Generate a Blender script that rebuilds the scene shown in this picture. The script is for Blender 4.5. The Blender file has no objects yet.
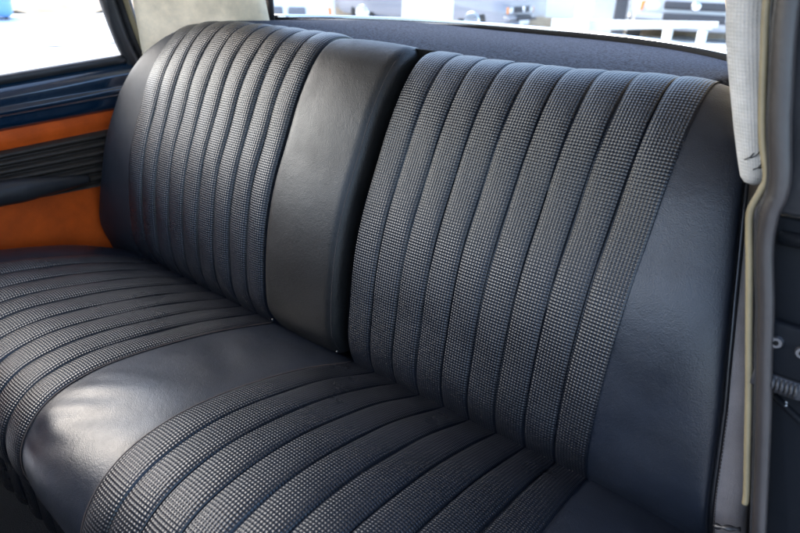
import bpy, bmesh, math, random
import numpy as np
from mathutils import Vector, Matrix

random.seed(7)
rng = np.random.default_rng(7)
SC = bpy.context.scene
COL = SC.collection

# ------------------------------------------------------------------ camera
CAM = Vector((0.71976, -0.68137, 0.59107))
cd = bpy.data.cameras.new("camera")
cam = bpy.data.objects.new("camera", cd)
COL.objects.link(cam)
rows = ((0.77679, 0.6286, 0.03824), (-0.28541, 0.29726, 0.91114), (0.56138, -0.71868, 0.41032))
m4 = Matrix(rows).transposed().to_4x4()
m4.translation = CAM
cam.matrix_world = m4
cd.sensor_width = 36.0
cd.lens = 649.946 * 36.0 / 800.0
cd.clip_start = 0.02
cd.clip_end = 400.0
cd.dof.use_dof = True
cd.dof.focus_distance = 0.86
cd.dof.aperture_fstop = 6.3
SC.camera = cam

# ------------------------------------------------------------------ sky, sun, exposure
SUN_EL, SUN_AZ = math.radians(40), math.radians(-108)      # azimuth measured from +Y towards +X
w = bpy.data.worlds.new("World")
SC.world = w
w.use_nodes = True
nt = w.node_tree
bg = nt.nodes["Background"]
sky = nt.nodes.new("ShaderNodeTexSky")
sky.sky_type = 'NISHITA'
sky.sun_disc = False
sky.sun_elevation = SUN_EL
sky.sun_rotation = SUN_AZ
sky.air_density = 1.0
sky.dust_density = 2.0
nt.links.new(sky.outputs[0], bg.inputs[0])
bg.inputs[1].default_value = 0.15
sd = bpy.data.lights.new("sun", 'SUN')
sd.energy = 0.62
sd.angle = math.radians(65)
sd.color = (1.0, 0.97, 0.92)
sun = bpy.data.objects.new("sun", sd)
COL.objects.link(sun)
dirv = Vector((math.sin(SUN_AZ) * math.cos(SUN_EL), math.cos(SUN_AZ) * math.cos(SUN_EL), math.sin(SUN_EL)))
sun.rotation_euler = dirv.to_track_quat('Z', 'Y').to_euler()
SC.view_settings.view_transform = 'Standard'
SC.view_settings.look = 'None'
SC.view_settings.exposure = 2.75
SC.view_settings.gamma = 1.0
SC.cycles.max_bounces = 10
SC.cycles.diffuse_bounces = 5
SC.cycles.transparent_max_bounces = 12

# ------------------------------------------------------------------ materials
def mat(name, color, rough=0.5, metallic=0.0, coat=0.0, spec=0.5, sheen=0.0):
    m = bpy.data.materials.new(name)
    m.use_nodes = True
    b = m.node_tree.nodes["Principled BSDF"]
    b.inputs["Base Color"].default_value = (*color, 1)
    b.inputs["Roughness"].default_value = rough
    b.inputs["Metallic"].default_value = metallic
    b.inputs["Specular IOR Level"].default_value = spec
    b.inputs["Coat Weight"].default_value = coat
    b.inputs["Coat Roughness"].default_value = 0.05
    b.inputs["Sheen Weight"].default_value = sheen
    return m, m.node_tree, b

def nd(nt, t, **kw):
    n = nt.nodes.new(t)
    for k, v in kw.items():
        setattr(n, k, v)
    return n

def noise(nt, scale, detail=4.0, rough=0.6, vec=None):
    n = nd(nt, "ShaderNodeTexNoise")
    n.inputs["Scale"].default_value = scale
    n.inputs["Detail"].default_value = detail
    n.inputs["Roughness"].default_value = rough
    if vec is None:
        tc = nd(nt, "ShaderNodeTexCoord")
        vec = tc.outputs["Object"]
    nt.links.new(vec, n.inputs["Vector"])
    return n

def ramp(nt, src, a, b, ca, cb):
    r = nd(nt, "ShaderNodeValToRGB")
    r.color_ramp.elements[0].position = a
    r.color_ramp.elements[1].position = b
    r.color_ramp.elements[0].color = (*ca, 1) if len(ca) == 3 else ca
    r.color_ramp.elements[1].color = (*cb, 1) if len(cb) == 3 else cb
    nt.links.new(src, r.inputs[0])
    return r

def mth(nt, op, a, b=None):
    n = nd(nt, "ShaderNodeMath", operation=op)
    for i, x in enumerate((a, b)):
        if x is None:
            continue
        if isinstance(x, (int, float)):
            n.inputs[i].default_value = x
        else:
            nt.links.new(x, n.inputs[i])
    return n.outputs[0]

def bump(nt, bsdf, height, strength, dist, prev=None):
    n = nd(nt, "ShaderNodeBump")
    n.inputs["Strength"].default_value = strength
    n.inputs["Distance"].default_value = dist
    nt.links.new(height, n.inputs["Height"])
    if prev is not None:
        nt.links.new(prev.outputs[0], n.inputs["Normal"])
    nt.links.new(n.outputs[0], bsdf.inputs["Normal"])
    return n

def rough_var(nt, bsdf, scale, lo, hi, detail=5):
    n = noise(nt, scale, detail)
    r = ramp(nt, n.outputs[0], 0.3, 0.7, (lo,) * 3, (hi,) * 3)
    nt.links.new(r.outputs[0], bsdf.inputs["Roughness"])

PITCH = 0.0042
def weave_material(name, color, rlo, rhi):
    """black embossed basket weave vinyl: a woven grid of knots and pits in metres of the panel's own UV"""
    m, nt, b = mat(name, color, 0.4)
    uv = nd(nt, "ShaderNodeUVMap"); uv.uv_map = "UVMap"
    nz = noise(nt, 60.0, 2.0)
    sep = nd(nt, "ShaderNodeSeparateXYZ")
    off = nd(nt, "ShaderNodeVectorMath", operation='MULTIPLY_ADD')
    nt.links.new(nz.outputs["Color"], off.inputs[0])
    off.inputs[1].default_value = (0.0004, 0.0004, 0)
    nt.links.new(uv.outputs[0], off.inputs[2])
    nt.links.new(off.outputs[0], sep.inputs[0])
    cx = mth(nt, 'COSINE', mth(nt, 'MULTIPLY', sep.outputs[0], 2 * math.pi / PITCH))
    cy = mth(nt, 'COSINE', mth(nt, 'MULTIPLY', sep.outputs[1], 2 * math.pi / PITCH))
    h = mth(nt, 'ADD', cx, cy)
    pr = mth(nt, 'MULTIPLY', mth(nt, 'MULTIPLY', cx, cy), 0.5)
    h = mth(nt, 'ADD', h, pr)
    # the weave is pressed flat where each pleat was welded at its seams
    v = mth(nt, 'FRACT', mth(nt, 'DIVIDE', sep.outputs[0], PITCH * 11))
    d = mth(nt, 'SUBTRACT', 0.5, mth(nt, 'ABSOLUTE', mth(nt, 'SUBTRACT', v, 0.5)))
    flat = nd(nt, "ShaderNodeMapRange", interpolation_type='SMOOTHSTEP')
    nt.links.new(d, flat.inputs[0])
    flat.inputs[1].default_value = 0.012; flat.inputs[2].default_value = 0.06
    flat.inputs[3].default_value = 0.35; flat.inputs[4].default_value = 1.0
    h = mth(nt, 'MULTIPLY', h, flat.outputs[0])
    b1 = bump(nt, b, h, 1.0, 0.00024)
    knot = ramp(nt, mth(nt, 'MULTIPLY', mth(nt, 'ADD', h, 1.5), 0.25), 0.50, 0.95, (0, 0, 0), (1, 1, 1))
    fine = noise(nt, 900.0, 2.0)
    bump(nt, b, fine.outputs[0], 0.25, 0.0004, b1)
    rough_var(nt, b, 9.0, rlo, rhi)
    cn = noise(nt, 14.0, 6.0)
    cr = ramp(nt, cn.outputs[0], 0.35, 0.75, tuple(c * 0.85 for c in color), tuple(c * 1.3 for c in color))
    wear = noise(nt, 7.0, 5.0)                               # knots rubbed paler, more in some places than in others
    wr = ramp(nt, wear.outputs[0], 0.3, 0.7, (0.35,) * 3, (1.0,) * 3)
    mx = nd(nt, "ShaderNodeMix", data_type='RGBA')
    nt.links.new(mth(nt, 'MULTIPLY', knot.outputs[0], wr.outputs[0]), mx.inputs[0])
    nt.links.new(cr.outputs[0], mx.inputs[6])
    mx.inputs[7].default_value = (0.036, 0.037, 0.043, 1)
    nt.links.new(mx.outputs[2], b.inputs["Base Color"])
    return m

def grain_material(name, color, rlo, rhi, grain=820.0, strength=0.30, creases=0.0, spec=0.5):
    m, nt, b = mat(name, color, 0.4, spec=spec)
    v = nd(nt, "ShaderNodeTexVoronoi", feature='SMOOTH_F1')
    v.inputs["Scale"].default_value = grain
    tc = nd(nt, "ShaderNodeTexCoord")
    nt.links.new(tc.outputs["Object"], v.inputs["Vector"])
    b1 = bump(nt, b, v.outputs["Distance"], strength, 0.0012)
    n2 = noise(nt, 26.0, 6.0, 0.55)
    b2 = bump(nt, b, n2.outputs[0], 0.05 + creases, 0.006, b1)
    n3 = noise(nt, 34.0, 3.0, 0.5)                          # soft creases: ridges of a folded noise
    rd = mth(nt, 'ABSOLUTE', mth(nt, 'SUBTRACT', n3.outputs[0], 0.5))
    rd = mth(nt, 'MINIMUM', rd, 0.05)
    bump(nt, b, rd, 0.05 + creases, 0.012, b2)
    rough_var(nt, b, 11.0, rlo, rhi)
    cn = noise(nt, 18.0, 8.0, 0.65)
    cr = ramp(nt, cn.outputs[0], 0.3, 0.8, tuple(c * 0.8 for c in color), tuple(c * 1.35 for c in color))
    nt.links.new(cr.outputs[0], b.inputs["Base Color"])
    return m

M = {}
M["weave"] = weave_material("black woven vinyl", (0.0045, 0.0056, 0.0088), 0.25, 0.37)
M["plain"] = grain_material("black smooth vinyl", (0.0085, 0.0112, 0.0175), 0.31, 0.48, strength=0.2, creases=0.05)
M["armrest"] = grain_material("armrest vinyl", (0.0075, 0.0072, 0.007), 0.36, 0.54, creases=0.05, spec=0.4)
M["matt"] = grain_material("matt worn black vinyl", (0.008, 0.0095, 0.013), 0.50, 0.66, creases=0.03, spec=0.35)
M["side"] = grain_material("brown grey vinyl", (0.17, 0.15, 0.145), 0.45, 0.6)
M["piping"] = mat("black piping", (0.012, 0.012, 0.014), 0.35)[0]
M["thread"] = mat("worn brown thread", (0.05, 0.035, 0.03), 0.7)[0]
M["stud"] = mat("bare metal stud", (0.2, 0.19, 0.17), 0.6, 1.0)[0]
M["gap"] = mat("black felt", (0.006, 0.006, 0.006), 0.95, spec=0.1)[0]

def felt():
    m, nt, b = mat("grey blue felt", (0.10, 0.11, 0.13), 0.95, spec=0.15)
    n = noise(nt, 420.0, 3.0)
    bump(nt, b, n.outputs[0], 1.0, 0.004)
    n2 = noise(nt, 230.0, 5.0, 0.8)
    r = ramp(nt, n2.outputs[0], 0.40, 0.62, (0.010, 0.013, 0.021), (0.075, 0.087, 0.125))
    nt.links.new(r.outputs[0], b.inputs["Base Color"])
    return m
M["felt"] = felt()
M["orange"] = grain_material("orange vinyl", (0.46, 0.066, 0.004), 0.5, 0.65, grain=520, spec=0.25)
M["pocket"] = grain_material("dark brown vinyl", (0.022, 0.017, 0.014), 0.4, 0.55, grain=600)
def paint(name, c, r=0.15):
    m, nt, b = mat(name, c, r, coat=1.0)
    n = noise(nt, 5.0, 4.0)
    bump(nt, b, n.outputs[0], 0.05, 0.01)
    return m
M["blue_paint"] = paint("dark blue paint", (0.003, 0.015, 0.034), 0.2)
M["rubber"] = grain_material("black rubber", (0.018, 0.018, 0.020), 0.32, 0.5, grain=300, strength=0.15)
M["seal"] = grain_material("grey brown rubber", (0.024, 0.020, 0.019), 0.34, 0.5, grain=260, strength=0.12)
M["cream"] = grain_material("cream vinyl", (0.88, 0.72, 0.53), 0.5, 0.65, grain=300, strength=0.2)
M["bead"] = grain_material("beige beading", (0.17, 0.135, 0.075), 0.45, 0.6, grain=500, strength=0.2)
def perforated():
    m, nt, b = mat("white quilted cloth", (0.66, 0.64, 0.61), 0.75)
    tc = nd(nt, "ShaderNodeUVMap"); tc.uv_map = "UVMap"
    sep = nd(nt, "ShaderNodeSeparateXYZ")
    nt.links.new(tc.outputs[0], sep.inputs[0])
    a = mth(nt, 'SINE', mth(nt, 'MULTIPLY', mth(nt, 'ADD', sep.outputs[0], sep.outputs[1]), 2 * math.pi / 0.0062))
    c = mth(nt, 'SINE', mth(nt, 'MULTIPLY', mth(nt, 'SUBTRACT', sep.outputs[0], sep.outputs[1]), 2 * math.pi / 0.0062))
    b1 = bump(nt, b, mth(nt, 'MULTIPLY', a, c), 0.6, 0.0005)
    n = noise(nt, 35.0, 6.0)
    r = ramp(nt, n.outputs[0], 0.35, 0.7, (0.40, 0.385, 0.365), (0.54, 0.52, 0.50))
    nt.links.new(r.outputs[0], b.inputs["Base Color"])
    return m
M["perforated"] = perforated()
def jamb_paint():
    m, nt, b = mat("chipped black paint", (0.006, 0.007, 0.009), 0.4, coat=0.0, spec=0.06)
    n = noise(nt, 55.0, 3.0, 0.5)
    r = ramp(nt, n.outputs[0], 0.735, 0.75, (0.006, 0.007, 0.009), (0.55, 0.55, 0.55))
    nt.links.new(r.outputs[0], b.inputs["Base Color"])
    n2 = noise(nt, 9.0, 6.0)
    r2 = ramp(nt, n2.outputs[0], 0.3, 0.7, (0.45,) * 3, (0.7,) * 3)
    nt.links.new(r2.outputs[0], b.inputs["Roughness"])
    bump(nt, b, noise(nt, 14.0, 4).outputs[0], 0.25, 0.01)
    return m
M["jamb"] = jamb_paint()
M["steel"] = mat("dark worn steel", (0.03, 0.03, 0.033), 0.5, 0.4)[0]
M["bright_steel"] = mat("bright steel", (0.22, 0.22, 0.23), 0.4, 1.0)[0]
M["carpet"] = grain_material("black carpet", (0.008, 0.008, 0.009), 0.9, 1.0, grain=700, strength=0.8, spec=0.1)
def glass(name):
    m = bpy.data.materials.new(name); m.use_nodes = True
    nt = m.node_tree; nt.nodes.clear()
    out = nd(nt, "ShaderNodeOutputMaterial")
    tr = nd(nt, "ShaderNodeBsdfTransparent"); tr.inputs[0].default_value = (0.93, 0.95, 0.94, 1)
    gl = nd(nt, "ShaderNodeBsdfGlossy"); gl.inputs["Roughness"].default_value = 0.0
    lw = nd(nt, "ShaderNodeLayerWeight")
    fac = mth(nt, 'ADD', mth(nt, 'MULTIPLY', mth(nt, 'POWER', lw.outputs["Facing"], 5.0), 0.9), 0.05)
    mx = nd(nt, "ShaderNodeMixShader")
    nt.links.new(fac, mx.inputs[0]); nt.links.new(tr.outputs[0], mx.inputs[1]); nt.links.new(gl.outputs[0], mx.inputs[2])
    nt.links.new(mx.outputs[0], out.inputs[0])
    return m
M["glass"] = glass("window glass")
M["chrome"] = mat("chrome", (0.85, 0.86, 0.88), 0.12, 1.0)[0]
M["white_paint"] = paint("white paint", (0.75, 0.75, 0.73), 0.3)
M["silver_paint"] = paint("silver paint", (0.42, 0.43, 0.45), 0.3)
M["grey_paint"] = paint("grey paint", (0.22, 0.22, 0.24), 0.3)
M["light_blue"] = paint("light blue paint", (0.13, 0.33, 0.66), 0.4)
M["dark_plastic"] = mat("dark plastic", (0.04, 0.04, 0.045), 0.5)[0]
M["mesh_grey"] = mat("grey grille", (0.16, 0.16, 0.18), 0.5)[0]
M["lamp_glass"] = mat("lamp glass", (0.75, 0.77, 0.78), 0.1, 0.3)[0]
M["amber"] = mat("amber lens", (0.75, 0.25, 0.06), 0.2)[0]
M["tyre"] = mat("tyre", (0.02, 0.02, 0.02), 0.85)[0]
M["plate"] = mat("white plate", (0.8, 0.8, 0.78), 0.4)[0]
M["red"] = mat("red lens", (0.55, 0.06, 0.04), 0.3)[0]
M["galv"] = mat("white coated steel", (0.72, 0.74, 0.72), 0.45)[0]

# ------------------------------------------------------------------ object helpers
def root(name, label, cat, loc, group=None):
    o = bpy.data.objects.new(name, None)
    COL.objects.link(o)
    o.location = loc
    o["label"] = label; o["category"] = cat
    if group: o["group"] = group
    o.empty_display_size = 0.05
    return o

def tag(o, label, cat, group=None):
    o["label"] = label; o["category"] = cat
    if group: o["group"] = group
    return o

def wloc(o):
    v = Vector((0, 0, 0))
    while o is not None:
        v += o.location; o = o.parent
    return v

def link_mesh(name, me, material, parent=None, smooth=True, label=None):
    ob = bpy.data.objects.new(name, me)
    COL.objects.link(ob)
    me.materials.append(material)
    if smooth:
        me.polygons.foreach_set("use_smooth", [True] * len(me.polygons))
    if parent is not None:
        off = wloc(parent)
        me.transform(Matrix.Translation(-off))
        ob.parent = parent
    if label: ob["label"] = label
    return ob

def grid(name, P, material, parent=None, uv=None, smooth=True, flip=False):
    """P: (rows, cols, 3) array -> quad sheet, with UVs (rows, cols, 2) in metres"""
    r, c, _ = P.shape
    idx = np.arange(r * c).reshape(r, c)
    a, b, d, e = idx[:-1, :-1], idx[:-1, 1:], idx[1:, 1:], idx[1:, :-1]
    F = np.stack([a, b, d, e], -1).reshape(-1, 4)
    if flip: F = F[:, ::-1]
    me = bpy.data.meshes.new(name)
    me.from_pydata(P.reshape(-1, 3).tolist(), [], F.tolist())
    if uv is not None:
        l = me.uv_layers.new(name="UVMap")
        vi = np.empty(len(me.loops), dtype=np.int32)
        me.loops.foreach_get("vertex_index", vi)
        l.data.foreach_set("uv", uv.reshape(-1, 2)[vi].astype(np.float32).ravel())
    me.update()
    return link_mesh(name, me, material, parent, smooth)

def from_bm(name, bm, material, parent=None, smooth=True, label=None):
    bmesh.ops.recalc_face_normals(bm, faces=bm.faces)
    me = bpy.data.meshes.new(name)
    bm.to_mesh(me); bm.free()
    return link_mesh(name, me, material, parent, smooth, label)

def smooth_path(pts, n):
    """Catmull-Rom resampling of a 3-D polyline"""
    p = np.array(pts, float)
    p = np.vstack([2 * p[0] - p[1], p, 2 * p[-1] - p[-2]])
    out = []
    segs = len(p) - 3
    for t in np.linspace(0, segs, n):
        i = min(int(t), segs - 1); f = t - i
        a, b, c, d = p[i:i + 4]
        out.append(0.5 * (2 * b + (c - a) * f + (2 * a - 5 * b + 4 * c - d) * f * f + (3 * b - a - 3 * c + d) * f ** 3))
    return np.array(out)

def tube_bm(bm, pts, r, seg=10, squash=None, caps=True):
    """tube along pts; r a number or one per point; squash=(axis vector, factor) flattens the section"""
    pts = [Vector(q) for q in pts]
    n = len(pts)
    rr = [r] * n if isinstance(r, (int, float)) else list(r)
    rings = []
    up = Vector((0.13, 0.21, 0.97)).normalized()
    for i, q in enumerate(pts):
        t = (pts[min(i + 1, n - 1)] - pts[max(i - 1, 0)]).normalized()
        a = t.cross(up)
        if a.length < 1e-3: a = t.cross(Vector((1, 0, 0)))
        a.normalize(); b = t.cross(a).normalized(); up = a.cross(t).normalized()
        ring = []
        for k in range(seg):
            th = 2 * math.pi * k / seg
            v = (a * math.cos(th) + b * math.sin(th)) * rr[i]
            if squash: v = v - squash[0] * (v.dot(squash[0]) * (1 - squash[1]))
            ring.append(bm.verts.new(q + v))
        rings.append(ring)
    for i in range(n - 1):
        for k in range(seg):
            bm.faces.new((rings[i][k], rings[i][(k + 1) % seg], rings[i + 1][(k + 1) % seg], rings[i + 1][k]))
    if caps:
        bm.faces.new(rings[0]); bm.faces.new(rings[-1])

def tube(name, pts, r, material, parent=None, seg=10, squash=None):
    bm = bmesh.new(); tube_bm(bm, pts, r, seg, squash)
    return from_bm(name, bm, material, parent)

def box_bm(bm, lo, hi, mtx=None):
    lo, hi = Vector(lo), Vector(hi)
    c = (lo + hi) / 2; s = hi - lo
    mm = Matrix.Translation(c) @ Matrix.Diagonal((s.x, s.y, s.z, 1))
    if mtx is not None: mm = mtx @ mm
    return bmesh.ops.create_cube(bm, size=1.0, matrix=mm)["verts"]

def box(name, lo, hi, material, parent=None, bevel=0.004, mtx=None, seg=2, label=None):
    bm = bmesh.new(); box_bm(bm, lo, hi, mtx)
    if bevel: bmesh.ops.bevel(bm, geom=bm.edges[:], offset=bevel, segments=seg, affect='EDGES', profile=0.5)
    return from_bm(name, bm, material, parent, True if bevel else False, label)

def prism(name, outline, axis, lo, hi, material, parent=None, bevel=0.0, mtx=None):
    """extrude a 2-D outline along an axis ('x','y','z') from lo to hi"""
    bm = bmesh.new()
    def P(a, b, c):
        return {'x': (c, a, b), 'y': (a, c, b), 'z': (a, b, c)}[axis]
    A = [bm.verts.new(P(a, b, lo)) for a, b in outline]
    B = [bm.verts.new(P(a, b, hi)) for a, b in outline]
    bm.faces.new(A); bm.faces.new(B[::-1])
    n = len(A)
    for i in range(n): bm.faces.new((A[i], A[(i + 1) % n], B[(i + 1) % n], B[i]))
    if mtx is not None: bmesh.ops.transform(bm, matrix=mtx, verts=bm.verts)
    bmesh.ops.recalc_face_normals(bm, faces=bm.faces)
    if bevel: bmesh.ops.bevel(bm, geom=bm.edges[:], offset=bevel, segments=2, affect='EDGES', profile=0.5)
    return from_bm(name, bm, material, parent, bool(bevel))

def face_sheet(name, quad, nu, nv, material, parent, thick=0.01, bulge=0.0, flip=False):
    """a slab spanned by four corner points (bilinear), bulged along its normal, with real thickness"""
    q = [np.array(p, float) for p in quad]
    n = np.cross(q[1] - q[0], q[3] - q[0]); n /= np.linalg.norm(n)
    if flip: n = -n
    U, V = np.meshgrid(np.linspace(0, 1, nu), np.linspace(0, 1, nv))
    U = U[..., None]; V = V[..., None]
    P = (1 - U) * (1 - V) * q[0] + U * (1 - V) * q[1] + U * V * q[2] + (1 - U) * V * q[3]
    P = P + n * bulge * (16 * U * (1 - U) * V * (1 - V)) ** 0.5
    ob = grid(name, P, material, parent)
    s = ob.modifiers.new("thickness", 'SOLIDIFY'); s.thickness = thick; s.offset = 0
    return ob

# ------------------------------------------------------------------ seat profiles
def prof(angs, step, sign, n=14):
    k = len(angs); t = np.linspace(0, k - 1, (k - 1) * n + 1)
    a = np.interp((t[:-1] + t[1:]) / 2, np.arange(k), angs)
    ker = np.hanning(9); ker /= ker.sum()
    a = np.convolve(np.pad(a, 4, mode='edge'), ker, 'valid')
    ds = step * (k - 1) / len(a)
    y = np.concatenate([[0], np.cumsum(np.cos(a) * ds)]) * sign
    z = np.concatenate([[0], np.cumsum(np.sin(a) * ds)])
    return np.column_stack([y, z]), np.concatenate([[0], np.cumsum(np.full(len(a), ds))]), a

HB = 0.53087
BA = [2.07451, 1.57144, 1.46773, 1.32493, 1.13103, 1.16982, 0.97939, 0.62614]
CA = [0.3127, 0.3090, 0.2117, 0.1596, 0.0549, -0.2485, -0.9768, -1.7674, -2.45]
A0, W, WL = 0.0987, 0.046, 1.0196
BUMP = dict(bR=-0.0073, bL=0.0019, cR=0.0131, cL=-0.0071)
TILT = dict(bR=0.0058, bL=-0.0009, cR=-0.0099, cL=-0.0079)
FANB, FANC = 0.0052, 0.0415

def extend(c, s, before, after):
    """prepend / append (angle, length) runs to a profile polyline (c in y,z)"""
    c = [tuple(p) for p in c]; s = list(s)
    for ang, ln, sg in after:
        y, z = c[-1]; c.append((y + math.cos(ang) * ln * sg, z + math.sin(ang) * ln)); s.append(s[-1] + ln)
    for ang, ln, sg in before:
        y, z = c[0]; c.insert(0, (y - math.cos(ang) * ln * sg, z - math.sin(ang) * ln)); s.insert(0, s[0] - ln)
    return np.array(c), np.array(s)

pb, sb, ab = prof(BA, HB / 7, 1)
cut = sb < HB - 0.020
pb, sb = pb[cut], sb[cut]
roll = [(0.66 - 0.062 * k, 0.0050, 1) for k in range(27)]
pb, sb = extend(pb, sb, [(1.9, 0.008, 1)] * 9, roll + [(-1.35, 0.007, 1)] * 6)
pc, scu, ac = prof(CA, 0.62 / 8, -1)
pc, scu = extend(pc, scu, [(0.45, 0.008, -1)] * 8, [(-2.0, 0.01, -1), (-1.8, 0.01, -1)] + [(-1.62, 0.02, -1)] * 7)

def normals(c, sgn):
    g = np.gradient(c, axis=0); g /= np.linalg.norm(g, axis=1)[:, None]
    return np.column_stack([-g[:, 1], g[:, 0]]) * sgn
nb = normals(pb, 1); ncu = normals(pc, -1)
envb = np.clip(sb / (0.25 * HB), 0, 1); envc = np.sin(np.clip(scu / 0.31, 0, 1) * np.pi / 2)
Lb = np.clip(sb / HB, 0, 1.1); Lc = np.clip(scu / 0.62, 0, 1.0)

def sx(side, i):
    return A0 + i * W if side == 'R' else -A0 - (9 - i) * W * WL

def pleat(v, H, p):
    """cross-section of one pleat, 0 at the seams"""
    d = min(v, 1 - v) * W                                   # metres from the nearest seam
    return H * (1 - np.abs(2 * v - 1) ** p) - 0.0022 * math.exp(-(d / 0.0011) ** 2)

OUTER = 0.55
HPL = dict(L=0.0062, R=0.0031)
def corner_drop(side, i):
    """the upholstery rounds off towards the top outer corner"""
    e = (9 - i) if side == 'R' else i
    t = max(0.0, 1 - e / (3.0 if side == 'L' else 2.0))
    S2 = np.clip((sb - 0.36) / (HB - 0.36), 0, 1.3)
    return (0.024 if side == 'L' else 0.010) * t ** 1.8 * S2 ** 2
PV = np.array([0, 0.012, 0.028, 0.05, 0.08, 0.13, 0.2, 0.3, 0.4, 0.5, 0.6, 0.7, 0.8, 0.87, 0.92, 0.95, 0.972, 0.988, 1.0])
def panel_cols():
    cols = []
    for k in range(9):
        for v in (PV[:-1] if k < 8 else PV): cols.append((k, v))
    return cols

def pleat_panel(kind, side, H, p, name, parent):
    if kind == 'b': P0, N, S, env, L, fan = pb, nb, sb, envb, Lb, FANB
    else: P0, N, S, env, L, fan = pc, ncu, scu, envc, Lc, FANC
    key = kind + side
    cols = panel_cols()
    P = np.zeros((len(cols), len(P0), 3)); UV = np.zeros((len(cols), len(P0), 2))
    fade = np.clip((S + 0.02) / 0.07, 0.25, 1)
    if kind == 'b': fade = fade * (1 - 0.45 * np.clip((S - 0.46) / 0.08, 0, 1))
    wob = rng.normal(0, 1, (9, 6))
    for j, (k, v) in enumerate(cols):
        i = k + v; u = i / 9
        x = sx(side, i) + (fan * u * L if side == 'R' else -fan * (1 - u) * L)
        # seams wander a little, as stitched ones do
        x = x + 0.0004 * np.sin(S * 13 + k * 2.1 + (0 if side == 'R' else 1)) * 1.0
        h = BUMP[key] * 4 * u * (1 - u) + TILT[key] * (2 * u - 1)
        hh = H * (1 + 0.10 * np.sin(S * 17 + wob[k, 0] * 3) + 0.08 * wob[k, 1])
        bumpy = 0.0005 * np.sin(S * 41 + wob[k, 2] * 5 + 3 * v)
        ph = pleat(v, hh, p)
        if kind == 'b':
            outer = (side == 'R' and k == 8 and v > 0.5) or (side == 'L' and k == 0 and v < 0.5)
            if outer: ph = hh * (1 - (1 - OUTER) * abs(2 * v - 1) ** p)
            ph = ph - corner_drop(side, i)
        q = P0 + N * (h * env + ph * fade + bumpy)[:, None]
        P[j, :, 0] = x; P[j, :, 1:] = q
        UV[j, :, 0] = i * PITCH * 11; UV[j, :, 1] = S
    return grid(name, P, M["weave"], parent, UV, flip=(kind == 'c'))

# ------------------------------------------------------------------ backrest
back = root("seat_squab", "tall black vinyl rear seat back with vertical pleats in two upholstered sections", "seat backrest", (0, 0, 0))
for side, H, p in (('L', 0.0062, 2.8), ('R', 0.0031, 3.6)):
    o = pleat_panel('b', side, H, p, "pleated_panel", back)
    o["label"] = ("pleated panel on the far side of the folded armrest" if side == 'L' else "wide pleated panel on the near side of the folded armrest")

def edge_x(side):
    z = np.clip(pb[:, 1], -0.1, 1)
    top = np.clip((sb - HB) / 0.11, 0, 1)
    if side == 'R':
        zz = [-.1, 0, .05, .12, .18, .26, .335, .385, .42, .45, .475, .49]
        xx = [.668, .662, .656, .648, .640, .624, .606, .594, .585, .575, .563, .552]
    else:
        zz = [-.1, 0, .06, .16, .24, .34, .385, .425, .46, .478, .49]
        xx = [.71, .70, .685, .652, .642, .632, .610, .585, .548, .520, .503]
    x = np.interp(z, zz, xx)
    i = int(np.argmax(pb[:, 1]))
    x[i:] = x[i] - 0.0 * top[i:]
    return x

def bolster(side, name, parent):
    N = 26
    key = 'b' + side; sg = 1 if side == 'R' else -1
    x0 = sx(side, 9) + FANB * Lb if side == 'R' else sx(side, 0) - FANB * Lb
    h0 = TILT[key] * (1 if side == 'R' else -1)
    xe = edge_x(side) * sg
    xe = np.where(np.abs(xe) < np.abs(x0) + 0.004, np.abs(x0) * sg + 0.004 * sg, xe)
    P = np.zeros((N, len(pb), 3)); UV = np.zeros((N, len(pb), 2))
    wdt = np.abs(xe - x0)
    drop = np.clip(wdt / 0.09, 0.15, 1)
    for j in range(N):
        v = j / (N - 1)
        h = (h0 * envb + (OUTER * HPL[side] - corner_drop(side, 9 if side == 'R' else 0)) * np.clip((sb + 0.02) / 0.07, 0.25, 1) * (1 - 0.45 * np.clip((sb - 0.46) / 0.08, 0, 1))) * (1 - v) - (0.012 if side == "L" else 0.024) * np.clip((sb - 0.36) / 0.17, 0, 1) ** 2 * v + ((0.003 * math.sin(math.pi * v) - 0.026 * v ** 5) if side == "L" else (0.004 * math.sin(math.pi * v) - 0.008 * v ** 14)) * drop
        P[j, :, 0] = x0 - sg * 0.003 * (1 - v) ** 6 + (xe - x0) * math.sin(v * math.pi / 2) ** 0.9
        h = h - 0.0012 * (1 - v) ** 6
        P[j, :, 1:] = pb + nb * h[:, None]
    ob = grid(name, P, M["plain"] if side == "R" else M["matt"], parent, UV)
    return ob, P[-1]

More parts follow.
